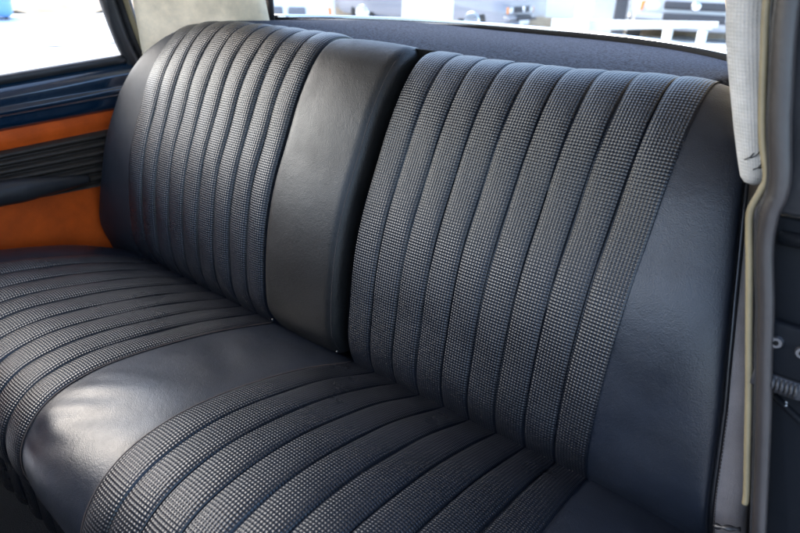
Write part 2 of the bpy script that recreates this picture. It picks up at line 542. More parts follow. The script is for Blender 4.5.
for side in 'LR':
    ob, edge = bolster(side, "bolster", back)
    ob["label"] = "smooth plain end of the seat back beside the " + ("far door" if side == 'L' else "near door opening")
    sg = 1 if side == 'R' else -1
    # piping along the outer edge
    m = (sb > -0.03) & (sb < (0.46 if side == 'R' else 0.49))
    pts = edge[m][::3] + np.array([0.002 * sg, 0.001, 0])
    tube("piping", pts, 0.0032, M["piping"], back, 8)
    # side panel wrapping back from the piping
    K = 14
    Q = np.zeros((K, len(edge), 3)); UVq = np.zeros((K, len(edge), 2))
    for k in range(K):
        t = k / (K - 1)
        Q[k] = edge
        fl = np.interp(edge[:, 2], [0.0, 0.1, 0.2, 0.33, 0.42, 0.5], [0.038, 0.036, 0.030, 0.017, 0.006, 0.002])
        dp = np.clip((0.54 - sb) / 0.15, 0.05, 1)
        Q[k, :, 0] += sg * fl * math.sin(min(1, t * 2.2) * math.pi / 2)
        Q[k, :, 1] += (0.010 * t + 0.10 * t ** 2.2) * dp
        Q[k, :, 2] -= 0.02 * t + 0.0015 * np.sin(np.linspace(0, 40, len(edge)) + 5 * t)
    o = grid("side_panel", Q, M["side"], back, UVq)
    o["label"] = "brownish grey side of the seat back"
    mid = 0.45 * Q[0][m] + 0.55 * Q[1][m]
    sp = smooth_path([tuple(e) for e in mid[::4]], 300)
    bm = bmesh.new()
    for k in range(0, 298, 3):
        a, b2 = Vector(sp[k]) + Vector((sg * 0.0006, -0.0006, 0)), Vector(sp[k + 2]) + Vector((sg * 0.0006, -0.0006, 0))
        tube_bm(bm, [a, a.lerp(b2, 0.85)], 0.0007, 5)
    from_bm("stitching", bm, M["thread"], back)

# dark backing board behind the sections (seen only through the gaps)
bk = []
for s in (-0.05, 0.1, 0.25, 0.4, 0.52, 0.6):
    i = int(np.argmin(np.abs(sb - s))); bk.append(pb[i] - nb[i] * 0.055)
bk = np.array(bk[:5])
Pk = np.zeros((2, len(bk), 3)); Pk[0, :, 0] = -0.56; Pk[1, :, 0] = 0.56; Pk[:, :, 1:] = bk
o = grid("back_board", Pk, M["gap"], back); sm = o.modifiers.new("thickness", 'SOLIDIFY'); sm.thickness = 0.01
box("gap_lining", (-0.104, 0.168, 0.36), (0.104, 0.178, 0.4845), M["gap"], back, 0.0)
# inner flanks of the two pleated sections, beside the armrest
for side in 'LR':
    i = 0 if side == 'R' else 9; key = 'b' + side
    h0 = TILT[key] * (-1 if side == 'R' else 1)
    sg = -1 if side == 'R' else 1
    K = 7; Q = np.zeros((K, len(pb), 3)); U2 = np.zeros((K, len(pb), 2))
    for k in range(K):
        t = k / (K - 1)
        Q[k, :, 0] = sx(side, i) + sg * 0.004 * math.sin(min(1, t * 2) * math.pi / 2)
        Q[k, :, 1:] = pb + nb * (h0 * envb - 0.055 * t)[:, None]
        U2[k, :, 0] = 0.05 * t; U2[k, :, 1] = sb
    grid("panel_flank", Q, M["plain"], back, U2)

# ------------------------------------------------------------------ folding armrest
arm = root("folding_armrest", "smooth black vinyl armrest folded up into the middle of the seat back", "armrest", (0, 0.02, 0))
xl, xr = -0.0935, 0.0790
sa = np.linspace(0.004, HB + 0.040, 70)
ya = np.interp(sa, sb, pb[:, 0]); za = np.interp(sa, sb, pb[:, 1])
nya = np.interp(sa, sb, nb[:, 0]); nza = np.interp(sa, sb, nb[:, 1])
th = np.linspace(0, math.pi / 2, 8); R = 0.021
sec = [(xl, -0.05)] + [(xl + R - R * math.cos(t), R * math.sin(t) - R) for t in th]
sec += [(xl + R + (xr - xl - 2 * R) * k / 9, 0.0025 * math.sin(math.pi * k / 9)) for k in range(1, 9)]
sec += [(xr - R + R * math.sin(t), R * math.cos(t) - R) for t in th] + [(xr, -0.05)]
P = np.zeros((len(sec), len(sa), 3)); UV = np.zeros((len(sec), len(sa), 2))
lift = 0.012 * np.clip(sa / 0.05, 0, 1) - 0.016 * np.clip((sa - HB + 0.05) / 0.08, 0, 1) ** 2
wid = 1 - 0.05 * np.sin(np.pi * np.clip(sa / HB, 0, 1))
for j, (x, h) in enumerate(sec):
    P[j, :, 0] = x * np.where(x > 0, 1.0 + 0.0 * wid, 1)
    if h <= -0.04: hh = np.full(len(sa), -0.05)
    else: hh = h + lift
    P[j, :, 1] = ya + nya * hh; P[j, :, 2] = za + nza * hh
grid("cushion_pad", P, M["armrest"], arm, UV)
# top cap and bottom cap
for row, nm in ((-1, "end_cap"), (0, "end_cap")):
    bm = bmesh.new()
    vs = [bm.verts.new(P[j, row]) for j in range(len(sec))]
    bm.faces.new(vs)
    from_bm(nm, bm, M["armrest"], arm, False)
mR = P[len(sec) - 6, ::3] + np.array([0.0003, 0, 0])
tube("edge_seam", mR, 0.0004, M["thread"], arm, 6)
for x in (xl + 0.006, xr - 0.006):
    bm = bmesh.new()
    bmesh.ops.create_icosphere(bm, subdivisions=2, radius=0.0017, matrix=Matrix.Translation((x, float(ya[0]) - 0.012, 0.016)))
    from_bm("pivot_stud", bm, M["stud"], arm)

# ------------------------------------------------------------------ cushion
cush = root("seat_cushion", "deep black vinyl rear bench cushion with pleats running front to back", "seat cushion", (0, -0.22, -0.30))
for side, H, p in (('L', 0.0056, 2.7), ('R', 0.0036, 3.2)):
    o = pleat_panel('c', side, H, p, "pleated_panel", cush)
    o["label"] = ("pleated panel of the cushion nearer the far door" if side == 'L' else "pleated panel of the cushion nearer the camera")

def strip(name, xa, xb, ha, hb, mid, n, extra=None, edge_drop=0.0):
    """smooth plain strip of the cushion between two x-lines given per profile sample"""
    P = np.zeros((n, len(pc), 3)); UV = np.zeros((n, len(pc), 2))
    for j in range(n):
        u = j / (n - 1)
        h = (ha * (1 - u) + hb * u) * envc + mid * 4 * u * (1 - u) * np.clip((scu + 0.02) / 0.1, 0, 1)
        if edge_drop > 0: h = h - edge_drop * u ** 3
        if edge_drop < 0: h = h + edge_drop * (1 - u) ** 3
        if extra is not None: h = h + extra(u, scu)
        lap = (1 - u) ** 12 - u ** 12                    # tuck under the neighbouring panel
        h = h - 0.0015 * abs(lap)
        P[j, :, 0] = xa + (xb - xa) * u - 0.003 * lap; P[j, :, 1:] = pc + ncu * h[:, None]
        UV[j, :, 0] = u * 0.2; UV[j, :, 1] = scu
    return grid(name, P, M["plain"], cush, UV, flip=True)
xL9 = np.full(len(pc), sx('L', 9)); xL0 = sx('L', 0) - FANC * Lc
xR0 = np.full(len(pc), sx('R', 0)); xR9 = sx('R', 9) + FANC * Lc
def fold(u, s):
    f = -0.0045 * np.exp(-((s - 0.455) / 0.016) ** 2) * math.exp(-((u - 0.10) / 0.16) ** 2)
    f += 0.004 * np.exp(-((s - 0.43) / 0.02) ** 2) * math.exp(-((u - 0.14) / 0.2) ** 2)
    f += 0.0025 * np.sin(s * 38 + 4 * u) * np.clip((s - 0.25) / 0.1, 0, 1) * math.sin(math.pi * u)
    f += -0.003 * np.exp(-((s - 0.14 - 0.1 * u) / 0.03) ** 2) * math.sin(math.pi * u)
    f += 0.0011 * np.sin((s * 1.0 + u * 0.10) * 150) * np.exp(-((s - 0.40) / 0.06) ** 2) * math.exp(-((u - 0.3) / 0.25) ** 2)
    return f * min(1.0, 9 * u * (1 - u))
o = strip("centre_panel", xL9, xR0, TILT['cL'], -TILT['cR'], 0.003, 36, fold)
o["label"] = "smooth plain strip between the two pleated cushion panels"
o = strip("bolster", np.full(len(pc), -0.705), xL0, 0.0, -TILT['cL'], 0.006, 18, None, -0.05)
o["label"] = "smooth end of the cushion by the far door"
o = strip("bolster", xR9, np.full(len(pc), 0.70), TILT['cR'], -0.02, 0.004, 18, None, 0.02)
o["label"] = "smooth end of the cushion by the near door opening"
for x, h in ((xL9, TILT['cL']), (xR0, -TILT['cR'])):
    q = pc + ncu * (h * envc + 0.0006)[:, None]
    pts = np.column_stack([x, q])[(scu > 0.0) & (scu < 0.62)][::2]
    tube("seam_thread", pts, 0.0009, M["thread"], cush, 6)
# torn flap of trim at the near rear corner
flap = root("torn_trim_flap", "crumpled torn flap of dark trim at the foot of the brown grey seat side", "trim flap", (0.672, 0.03, 0.02))
for k, (a, b2, c2) in enumerate((((0.666, -0.022, 0.040), (0.676, -0.026, 0.047), (0.692, -0.022, 0.052)), ((0.668, -0.026, 0.030), (0.680, -0.034, 0.040), (0.690, -0.026, 0.034)))):
    pts = smooth_path([a, b2, c2], 10)
    tube("fold", pts, [0.0012 + 0.0026 * abs(math.sin(2.2 * math.pi * i / 9)) for i in range(10)], M["side"] if k else M["piping"], flap, 8, (Vector((0.3, -0.5, 0.8)).normalized(), 0.4))

# ------------------------------------------------------------------ floor well
o = box("floor_carpet", (-0.72, -1.7, -0.345), (0.70, -0.30, -0.325), M["carpet"], None, 0.004)
tag(o, "black carpet of the dark footwell below the cushion", "carpet")
o = tube("floor_rail", [(-0.55, -0.56, -0.315), (-0.2, -0.62, -0.315), (0.3, -0.60, -0.315)], 0.012, M["rubber"], None, 8)
tag(o, "dark rail lying along the floor in front of the cushion", "floor rail")

# ------------------------------------------------------------------ parcel shelf and rear window
def win_y(x):
    return 0.30 + 0.42 * max(0.0, 1 - (abs(x) / 0.545) ** 2.2) ** 0.62
ZS = 0.480
shelf = root("parcel_shelf", "blue grey felt parcel shelf behind the seat back", "parcel shelf", (0, 0.4, ZS))
xs = np.linspace(-0.54, 0.54, 61)
P = np.zeros((61, 24, 3)); UV = np.zeros((61, 24, 2))
def shelf_z(x, t):
    return ZS + 0.006 * math.exp(-((x + 0.34) / 0.13) ** 2) + 0.004 * math.sin(math.pi * t) + 0.0012 * math.sin(9 * x + 5 * t)
for i, x in enumerate(xs):
    y1 = win_y(x)
    for j in range(24):
        t = j / 23
        P[i, j] = (x * (0.90 + 0.10 * t), 0.175 + (y1 - 0.175) * t, shelf_z(x, t))
o = grid("felt_top", P, M["felt"], shelf, UV, flip=True)
sm = o.modifiers.new("thickness", 'SOLIDIFY'); sm.thickness = 0.012; sm.offset = -1

box("side_filler", (0.46, 0.185, 0.36), (0.66, 0.33, 0.476), M["gap"], shelf, 0.01)
rw = root("rear_window", "wide curved rear window with black rubber seal above the parcel shelf", "window", (0, 0.6, ZS))
xs2 = np.linspace(-0.53, 0.53, 81)
base = np.array([(x, win_y(x) + 0.004, ZS - 0.004) for x in xs2])
tube("rubber_seal", base + np.array([0, 0.006, 0.004]), [float(np.interp(x, [-0.53, -0.25, -0.1, 0.2, 0.42, 0.53], [0.004, 0.0045, 0.008, 0.0115, 0.010, 0.006])) for x in xs2], M["gap"], rw, 8)
tube("chrome_strip", base + np.array([0, 0.024, 0.012]), 0.006, M["chrome"], rw, 8)
def win_top(x): return (x * 0.80, 0.17 + 0.10 * max(0, 1 - (abs(x) / 0.54) ** 2), 0.83 - 0.05 * (x / 0.54) ** 2)
P = np.zeros((81, 10, 3))
for i, x in enumerate(xs2):
    a = base[i] + np.array([0, 0.014, 0.008]); b2 = np.array(win_top(x))
    for j in range(10):
        t = j / 9
        P[i, j] = a * (1 - t) + b2 * t + np.array([0, 0.035, 0.02]) * math.sin(math.pi * t)
grid("glass", P, M["glass"], rw)
for k in (0, -1):
    tube("side_seal", P[k] + np.array([0.0, -0.004, 0]), 0.0125, M["rubber"], rw, 8)

# ------------------------------------------------------------------ cream rear quarter trims
for sg in (-1, 1):
    nm = "pillar_trim"
    q = root(nm, ("cream vinyl trim panel between the far door frame and the rear window" if sg < 0 else "narrow cream trim panel at the near edge of the rear window"), "trim panel", (0.6 * sg, 0.2, 0.45))
    xf = 0.685 if sg < 0 else 0.64
    face_sheet("panel_face", [(xf * sg, 0.150, 0.36), (0.510 * sg, 0.375, 0.45), (0.415 * sg, 0.215, 0.80), (0.60 * sg, 0.075, 0.80)], 16, 16, M["cream"], q, 0.012, 0.012, flip=(sg > 0))
o = tube("loose_wire", smooth_path([(-0.572, 0.262, 0.462), (-0.574, 0.256, 0.476), (-0.581, 0.254, 0.486), (-0.566, 0.252, 0.497), (-0.560, 0.250, 0.508)], 20), 0.0013, M["piping"], None, 6)
tag(o, "short dark wire sticking up against the cream trim above the seat back", "wire")

# ------------------------------------------------------------------ far door
DX = -0.70
door = root("car_door", "far rear car door with dark blue sill, orange trim and pleated pocket", "car door", (DX, -0.4, -0.2))
Y0, Y1 = -1.15, 0.17
def line_z(z_at, slope): return lambda y: z_at + slope * (y - 0.05)
sill_top = line_z(0.387, 0.085); sill_bot = line_z(0.285, 0.050)
oran_bot = line_z(0.250, 0.045); pock_bot = line_z(0.132, -0.02)
def band(name, ztop, zbot, secf, n, material, ny=40):
    P = np.zeros((n, ny, 3)); UV = np.zeros((n, ny, 2))
    ys = np.linspace(Y0, Y1, ny)
    for i in range(n):
        t = i / (n - 1)
        for j, y in enumerate(ys):
            P[i, j] = (DX + secf(t), y, ztop(y) * (1 - t) + zbot(y) * t)
            UV[i, j] = (t * 0.1, y)
    return grid(name, P, material, door, UV)
def sill_sec(t):
    # rounded shoulder, a crease, and a recessed lower step
    return 0.030 * math.sin(min(1, t / 0.30) * math.pi / 2) - 0.010 * max(0, (t - 0.30) / 0.7) + (0.008 * math.sin((t - 0.45) / 0.2 * math.pi) if 0.45 < t < 0.65 else 0) - (0.015 * ((t - 0.8) / 0.2) ** 2 if t > 0.8 else 0)
band("painted_sill", sill_top, sill_bot, sill_sec, 40, M["blue_paint"])
band("upper_trim", lambda y: sill_bot(y) + 0.004, oran_bot, lambda t: 0.010 + 0.004 * math.sin(math.pi * t), 8, M["orange"])
def pock_sec(t):
    return 0.012 + 0.011 * abs(math.sin(t * math.pi * 6.5)) + 0.010 * t
band("pleated_pocket", oran_bot, pock_bot, pock_sec, 64, M["pocket"])
band("lower_trim", pock_bot, lambda y: -0.20, lambda t: 0.008 + 0.004 * math.sin(math.pi * t), 20, M["orange"])
# armrest: a long tapered pad
pts = smooth_path([(DX + 0.040, -1.0, 0.178), (DX + 0.044, -0.6, 0.174), (DX + 0.044, -0.25, 0.166), (DX + 0.040, -0.12, 0.160), (DX + 0.034, -0.03, 0.155)], 40)
rad = [0.0255] * 24 + list(np.linspace(0.0255, 0.009, 16))
tube("armrest", pts, rad, M["rubber"], door, 14)
# waist rubber and window frame
ys = np.linspace(Y0, 0.125, 30)
tube("waist_seal", [(DX + 0.004, y, sill_top(y) + 0.004) for y in ys], 0.010, M["rubber"], door, 8)
fr = smooth_path([(DX + 0.004, 0.128, 0.385), (DX + 0.008, 0.104, 0.44), (DX + 0.020, 0.075, 0.53), (DX + 0.055, 0.03, 0.68), (DX + 0.10, -0.06, 0.78), (DX + 0.12, -0.30, 0.80), (DX + 0.12, -1.1, 0.80)], 50)
tube("window_frame", fr, 0.017, M["rubber"], door, 12)
P = np.zeros((2, 30, 3))
for j, y in enumerate(np.linspace(-1.1, 0.11, 30)):
    yy = min(y, 0.11)
    top = 0.79 if y < -0.06 else 0.79 - (y + 0.06) / 0.17 * 0.36
    P[0, j] = (DX, y, sill_top(y)); P[1, j] = (DX + (top - 0.4) * 0.28, y, top)
grid("glass", P, M["glass"], door)
box("outer_skin", (DX - 0.075, Y0, -0.25), (DX - 0.055, 0.12, 0.36), M["blue_paint"], door, 0.008)
bead = tube("frame_beading", [Vector(q) + Vector((0.020, 0.030, 0.0)) for q in fr[:26]], 0.0060, M["bead"], None, 8)
o = tube("door_post", [Vector(q) + Vector((-0.004, 0.034, 0.0)) for q in fr[:26]], 0.019, M["rubber"], None, 10)
tag(o, "dark body post just behind the far door window frame", "door post")
tag(bead, "beige beading strip along the rear edge of the far door window frame", "beading")

# ------------------------------------------------------------------ near door opening (right edge of the picture)
body = root("door_pillar", "black painted door pillar with chipped paint at the near door opening", "door pillar", (0.69, -0.09, 0.1))
YJ = -0.10
prism("jamb_plate", [(0.648, 0.405), (0.664, 0.34), (0.684, 0.25), (0.702, 0.17), (0.720, 0.09), (0.745, -0.02), (0.76, -0.30), (0.86, -0.30), (0.86, 0.421), (0.645, 0.421)], 'y', YJ + 0.012, YJ + 0.03, M["jamb"], body, 0.002)
prism("upper_jamb", [(0.640, 0.425), (0.645, 0.46), (0.635, 0.51), (0.620, 0.58), (0.615, 0.80), (0.80, 0.80), (0.80, 0.425)], 'y', YJ + 0.006, YJ + 0.03, M["rubber"], body, 0.003)
# raised panel line across the jamb and a flange at its top
tube("flange", [(0.655, YJ + 0.008, 0.405), (0.70, YJ + 0.006, 0.408), (0.79, YJ + 0.006, 0.412)], 0.006, M["jamb"], body, 8)
tube("panel_crease", [(0.684, YJ + 0.012, 0.262), (0.73, YJ + 0.011, 0.235), (0.79, YJ + 0.011, 0.205)], 0.0035, M["jamb"], body, 8)
# striker
st = root("door_striker", "dark steel door striker plate with two screws on the near door pillar", "door striker", (0.69, YJ, 0.3))
box("base_plate", (0.664, YJ - 0.001, 0.287), (0.78, YJ + 0.010, 0.335), M["jamb"], st, 0.003)
for x, z in ((0.6765, 0.318), (0.6965, 0.316)):
    bm = bmesh.new()
    mm = Matrix.Translation((x, YJ - 0.002, z)) @ Matrix.Rotation(math.pi / 2, 4, 'X')
    bmesh.ops.create_cone(bm, cap_ends=True, segments=20, radius1=0.0062, radius2=0.0045, depth=0.005, matrix=mm)
    scr = from_bm("screw", bm, M["bright_steel"], st, False)
    bm = bmesh.new()
    mm = Matrix.Translation((x, YJ - 0.0048, z)) @ Matrix.Rotation(math.pi / 2, 4, 'X')
    bmesh.ops.create_cone(bm, cap_ends=True, segments=12, radius1=0.0022, radius2=0.0022, depth=0.001, matrix=mm)
    from_bm("socket", bm, M["gap"], scr, False)
for k in range(9):
    xk = 0.672 + 0.0036 * k
    tube("bolt_rib", [(xk, YJ - 0.002, 0.272), (xk + 0.0012, YJ - 0.006, 0.279), (xk, YJ - 0.002, 0.286)], 0.0015, M["steel"], st, 6)
box("catch_block", (0.666, YJ - 0.003, 0.271), (0.707, YJ + 0.010, 0.287), M["steel"], st, 0.002)
box("catch_lever", (0.707, YJ - 0.004, 0.266), (0.74, YJ + 0.010, 0.284), M["jamb"], st, 0.003)
# rubber door seal: the broad grey brown roll
sealp = smooth_path([(0.618, YJ - 0.004, 0.72), (0.617, YJ - 0.004, 0.60), (0.632, YJ - 0.004, 0.51), (0.646, YJ - 0.004, 0.452), (0.645, YJ - 0.004, 0.425), (0.649, YJ - 0.003, 0.395), (0.6615, YJ - 0.003, 0.347), (0.672, YJ - 0.003, 0.30), (0.683, YJ - 0.003, 0.253), (0.6945, YJ - 0.003, 0.20), (0.705, YJ - 0.003, 0.15), (0.718, YJ - 0.003, 0.09), (0.74, YJ - 0.003, 0.0)], 90)
rad = []
for q in sealp:
    rad.append(float(np.interp(q[2], [0.0, 0.40, 0.44, 0.50, 0.60], [0.0060, 0.0066, 0.0078, 0.0082, 0.0080])))
seal = root("door_seal", "grey brown rubber door seal running down the near door opening", "door seal", (0.65, YJ, 0.3))
tube("seal_roll", sealp, rad, M["seal"], seal, 16)
lip = [(q[0] - r * 0.95, q[1] + 0.002, q[2]) for q, r in zip(sealp, rad)]
tube("seal_lip", lip, 0.0030, M["rubber"], seal, 8)
# beige beading beside the seal
bp = smooth_path([(0.598, YJ, 0.70), (0.601, YJ, 0.60), (0.6115, YJ, 0.54), (0.624, YJ, 0.485), (0.6345, YJ, 0.455), (0.6335, YJ, 0.442), (0.630, YJ, 0.424), (0.6335, YJ, 0.405), (0.6385, YJ, 0.385), (0.6475, YJ, 0.347), (0.6585, YJ, 0.30), (0.6695, YJ, 0.253), (0.6805, YJ, 0.203), (0.6905, YJ, 0.158), (0.692, YJ, 0.146)], 90)
bb = tube("edge_beading", bp, 0.0029, M["bead"], None, 8)
tag(bb, "beige beading strip kinked around the near door opening", "beading")
# white quilted pillar pad with a rounded lower end
pad = root("pillar_pad", "white quilted cloth pad hanging down the near rear pillar with a scuffed rounded end", "pillar pad", (0.60, -0.03, 0.55))
cpath = smooth_path([(0.562, -0.03, 0.80), (0.567, -0.03, 0.66), (0.579, -0.03, 0.575), (0.598, -0.03, 0.50), (0.611, -0.03, 0.452), (0.617, -0.03, 0.428)], 60)
prad = np.interp(np.linspace(0, 1, 60), [0, 0.45, 0.62, 0.8, 0.92, 0.97, 1.0], [0.0215, 0.0195, 0.0165, 0.0135, 0.0115, 0.0085, 0.002])
bm = bmesh.new(); tube_bm(bm, cpath, list(prad), 20)
uvl = bm.loops.layers.uv.new("UVMap")
for f in bm.faces:
    for l in f.loops:
        cxp = float(np.interp(-l.vert.co.z, -cpath[:, 2], cpath[:, 0]))
        l[uvl].uv = (math.atan2(l.vert.co.x - cxp, -(l.vert.co.y + 0.03)) * 0.019, l.vert.co.z)
from_bm("padded_cloth", bm, M["perforated"], pad)
for k in range(5):
    a = Vector((0.606 + 0.006 * k * 0.7, -0.0445 + 0.001 * k, 0.452 - 0.004 * k + 0.006 * (k % 2)))
    tube("scuff", [a, a + Vector((0.004, 0, 0.003)), a + Vector((0.006, 0.001, 0.007))], 0.0006, M["piping"], pad, 5)
# dark inner quarter behind the pad
o = root("inner_quarter", "dark inner quarter panel in the gap behind the white pillar pad", "inner panel", (0.66, 0.1, 0.3))
face_sheet("panel_face", [(0.775, -0.07, -0.3), (0.72, 0.32, -0.3), (0.66, 0.32, 0.80), (0.612, -0.06, 0.80)], 4, 4, M["gap"], o, 0.006)

o = box("wheel_arch", (0.63, 0.17, -0.33), (0.80, 0.19, 0.30), M["gap"], None, 0.004)
tag(o, "black wheel arch panel behind the near end of the bench", "inner panel")
# ------------------------------------------------------------------ roof
# unseen front seats, added to block light from ahead; then the near sill
for xa, xb, lb in ((-0.66, -0.06, "unseen black front seat added ahead of the far half of the rear bench to block light"), (0.02, 0.60, "unseen black front seat added ahead of the near half of the rear bench to block light")):
    fs = root("unseen_front_seat", lb, "front seat", ((xa + xb) / 2, -1.0, -0.3), "unseen front seats added to block light ahead of the rear bench")
    prism("backrest", [(-0.86, -0.12), (-0.99, -0.12), (-0.91, 0.33), (-0.87, 0.40), (-0.81, 0.40), (-0.775, 0.33)], 'x', xa, xb, M["plain"], fs, 0.02)
    box("seat", (xa, -1.42, -0.24), (xb, -0.88, -0.05), M["plain"], fs, 0.03)
    box("runner", (xa + 0.05, -1.40, -0.326), (xa + 0.09, -0.80, -0.24), M["steel"], fs, 0.003)
    box("runner", (xb - 0.09, -1.40, -0.326), (xb - 0.05, -0.80, -0.24), M["steel"], fs, 0.003)
o = box("door_sill", (0.70, -1.7, -0.42), (0.775, -0.30, -0.30), M["jamb"], None, 0.01)
tag(o, "black painted sill along the bottom of the near door opening", "door sill")
roof = root("unseen_car_roof", "unseen cream lined car roof added above the rear seat to block sky light", "car roof", (0, -0.3, 0.83))  # out of view, added to block the sky; front edge placed for the light
P = np.zeros((21, 15, 3))
for i in range(21):
    x = -0.60 + 1.20 * i / 20
    for j in range(15):
        y = -0.76 + 1.01 * j / 14
        P[i, j] = (x, y, 0.86 - 0.07 * (x / 0.6) ** 2 - 0.05 * max(0, (y - 0.0) / 0.25) ** 2)
o = grid("headliner", P, M["cream"], roof)
P2 = P + np.array([0, 0, 0.03]); P2[:, :, 0] *= 1.06
grid("roof_skin", P2, M["blue_paint"], roof)

# ------------------------------------------------------------------ rest of the car behind the window
deck = root("boot_lid", "dark blue boot lid just outside the rear window", "boot lid", (0, 1.1, 0.3))
P = np.zeros((31, 16, 3))
for i in range(31):
    x = -0.66 + 1.32 * i / 30
    for j in range(16):
        t = j / 15; y0 = win_y(x * 0.8) + 0.03
        y = y0 + (1.45 - y0) * t
        P[i, j] = (x, y, 0.478 - 0.02 * t - 0.22 * t ** 2.2 - 0.03 * (x / 0.66) ** 4)
o = grid("painted_lid", P, M["blue_paint"], deck); sm = o.modifiers.new("thickness", 'SOLIDIFY'); sm.thickness = 0.01

# ------------------------------------------------------------------ outside
GZ = -0.55
def ground_mat():
    m, nt, b = mat("pale wet asphalt", (0.42, 0.42, 0.43), 0.7)
    n = noise(nt, 0.35, 8.0, 0.65)
    r = ramp(nt, n.outputs[0], 0.35, 0.65, (0.26, 0.26, 0.27), (0.50, 0.49, 0.48))
    nt.links.new(r.outputs[0], b.inputs["Base Color"])
    bump(nt, b, noise(nt, 60, 4).outputs[0], 0.4, 0.02)
    return m
bm = bmesh.new()
vs = [bm.verts.new((x, y, GZ)) for x, y in ((-300, -300), (300, -300), (300, 300), (-300, 300))]
bm.faces.new(vs)
g = from_bm("ground", bm, ground_mat(), None, False); g["kind"] = "structure"
def pol(az, r, z=GZ):
    a = math.radians(az); return Vector((CAM.x + r * math.sin(a), CAM.y + r * math.cos(a), z))
# old snow lying on the yard
def snow_mat():
    m, nt, b = mat("snow", (0.82, 0.83, 0.85), 0.6)
    bump(nt, b, noise(nt, 6, 6).outputs[0], 0.6, 0.1)
    return m
P = np.zeros((40, 16, 3))
for i in range(40):
    az = -80 + 80 * i / 39
    for j in range(16):
        t = j / 15
        r = 11.5 + 0.6 * math.sin(az * 0.31) + t * 6.5
        p = pol(az, r); p.z = GZ + 0.006 + 0.10 * math.sin(math.pi * t) + 0.02 * math.sin(az * 1.7 + 5 * t)
        P[i, j] = p
sn = grid("snow", P, snow_mat()); sn["kind"] = "structure"
def bank_mat():
    m, nt, b = mat("dry grass", (0.34, 0.25, 0.15), 0.9)
    n = noise(nt, 0.8, 8.0, 0.7)
    r = ramp(nt, n.outputs[0], 0.35, 0.65, (0.26, 0.19, 0.13), (0.52, 0.43, 0.30))
    nt.links.new(r.outputs[0], b.inputs["Base Color"])
    return m
P = np.zeros((60, 12, 3))
for i in range(60):
    az = -110 + 130 * i / 59
    for j in range(12):
        t = j / 11
        p = pol(az, 18.0 + 9 * t + 0.8 * math.sin(az * 0.4)); p.z = GZ + 0.004 + 2.2 * t ** 1.3 + 0.12 * math.sin(az * 0.9 + 7 * t)
        P[i, j] = p
bk2 = grid("bank", P, bank_mat()); bk2["kind"] = "structure"

def facing(az, r):
    """transform: local +Y points away from the camera's car, local X to the right"""
    p = pol(az, r)
    return Matrix.Translation(p) @ Matrix.Rotation(-math.radians(az), 4, 'Z')

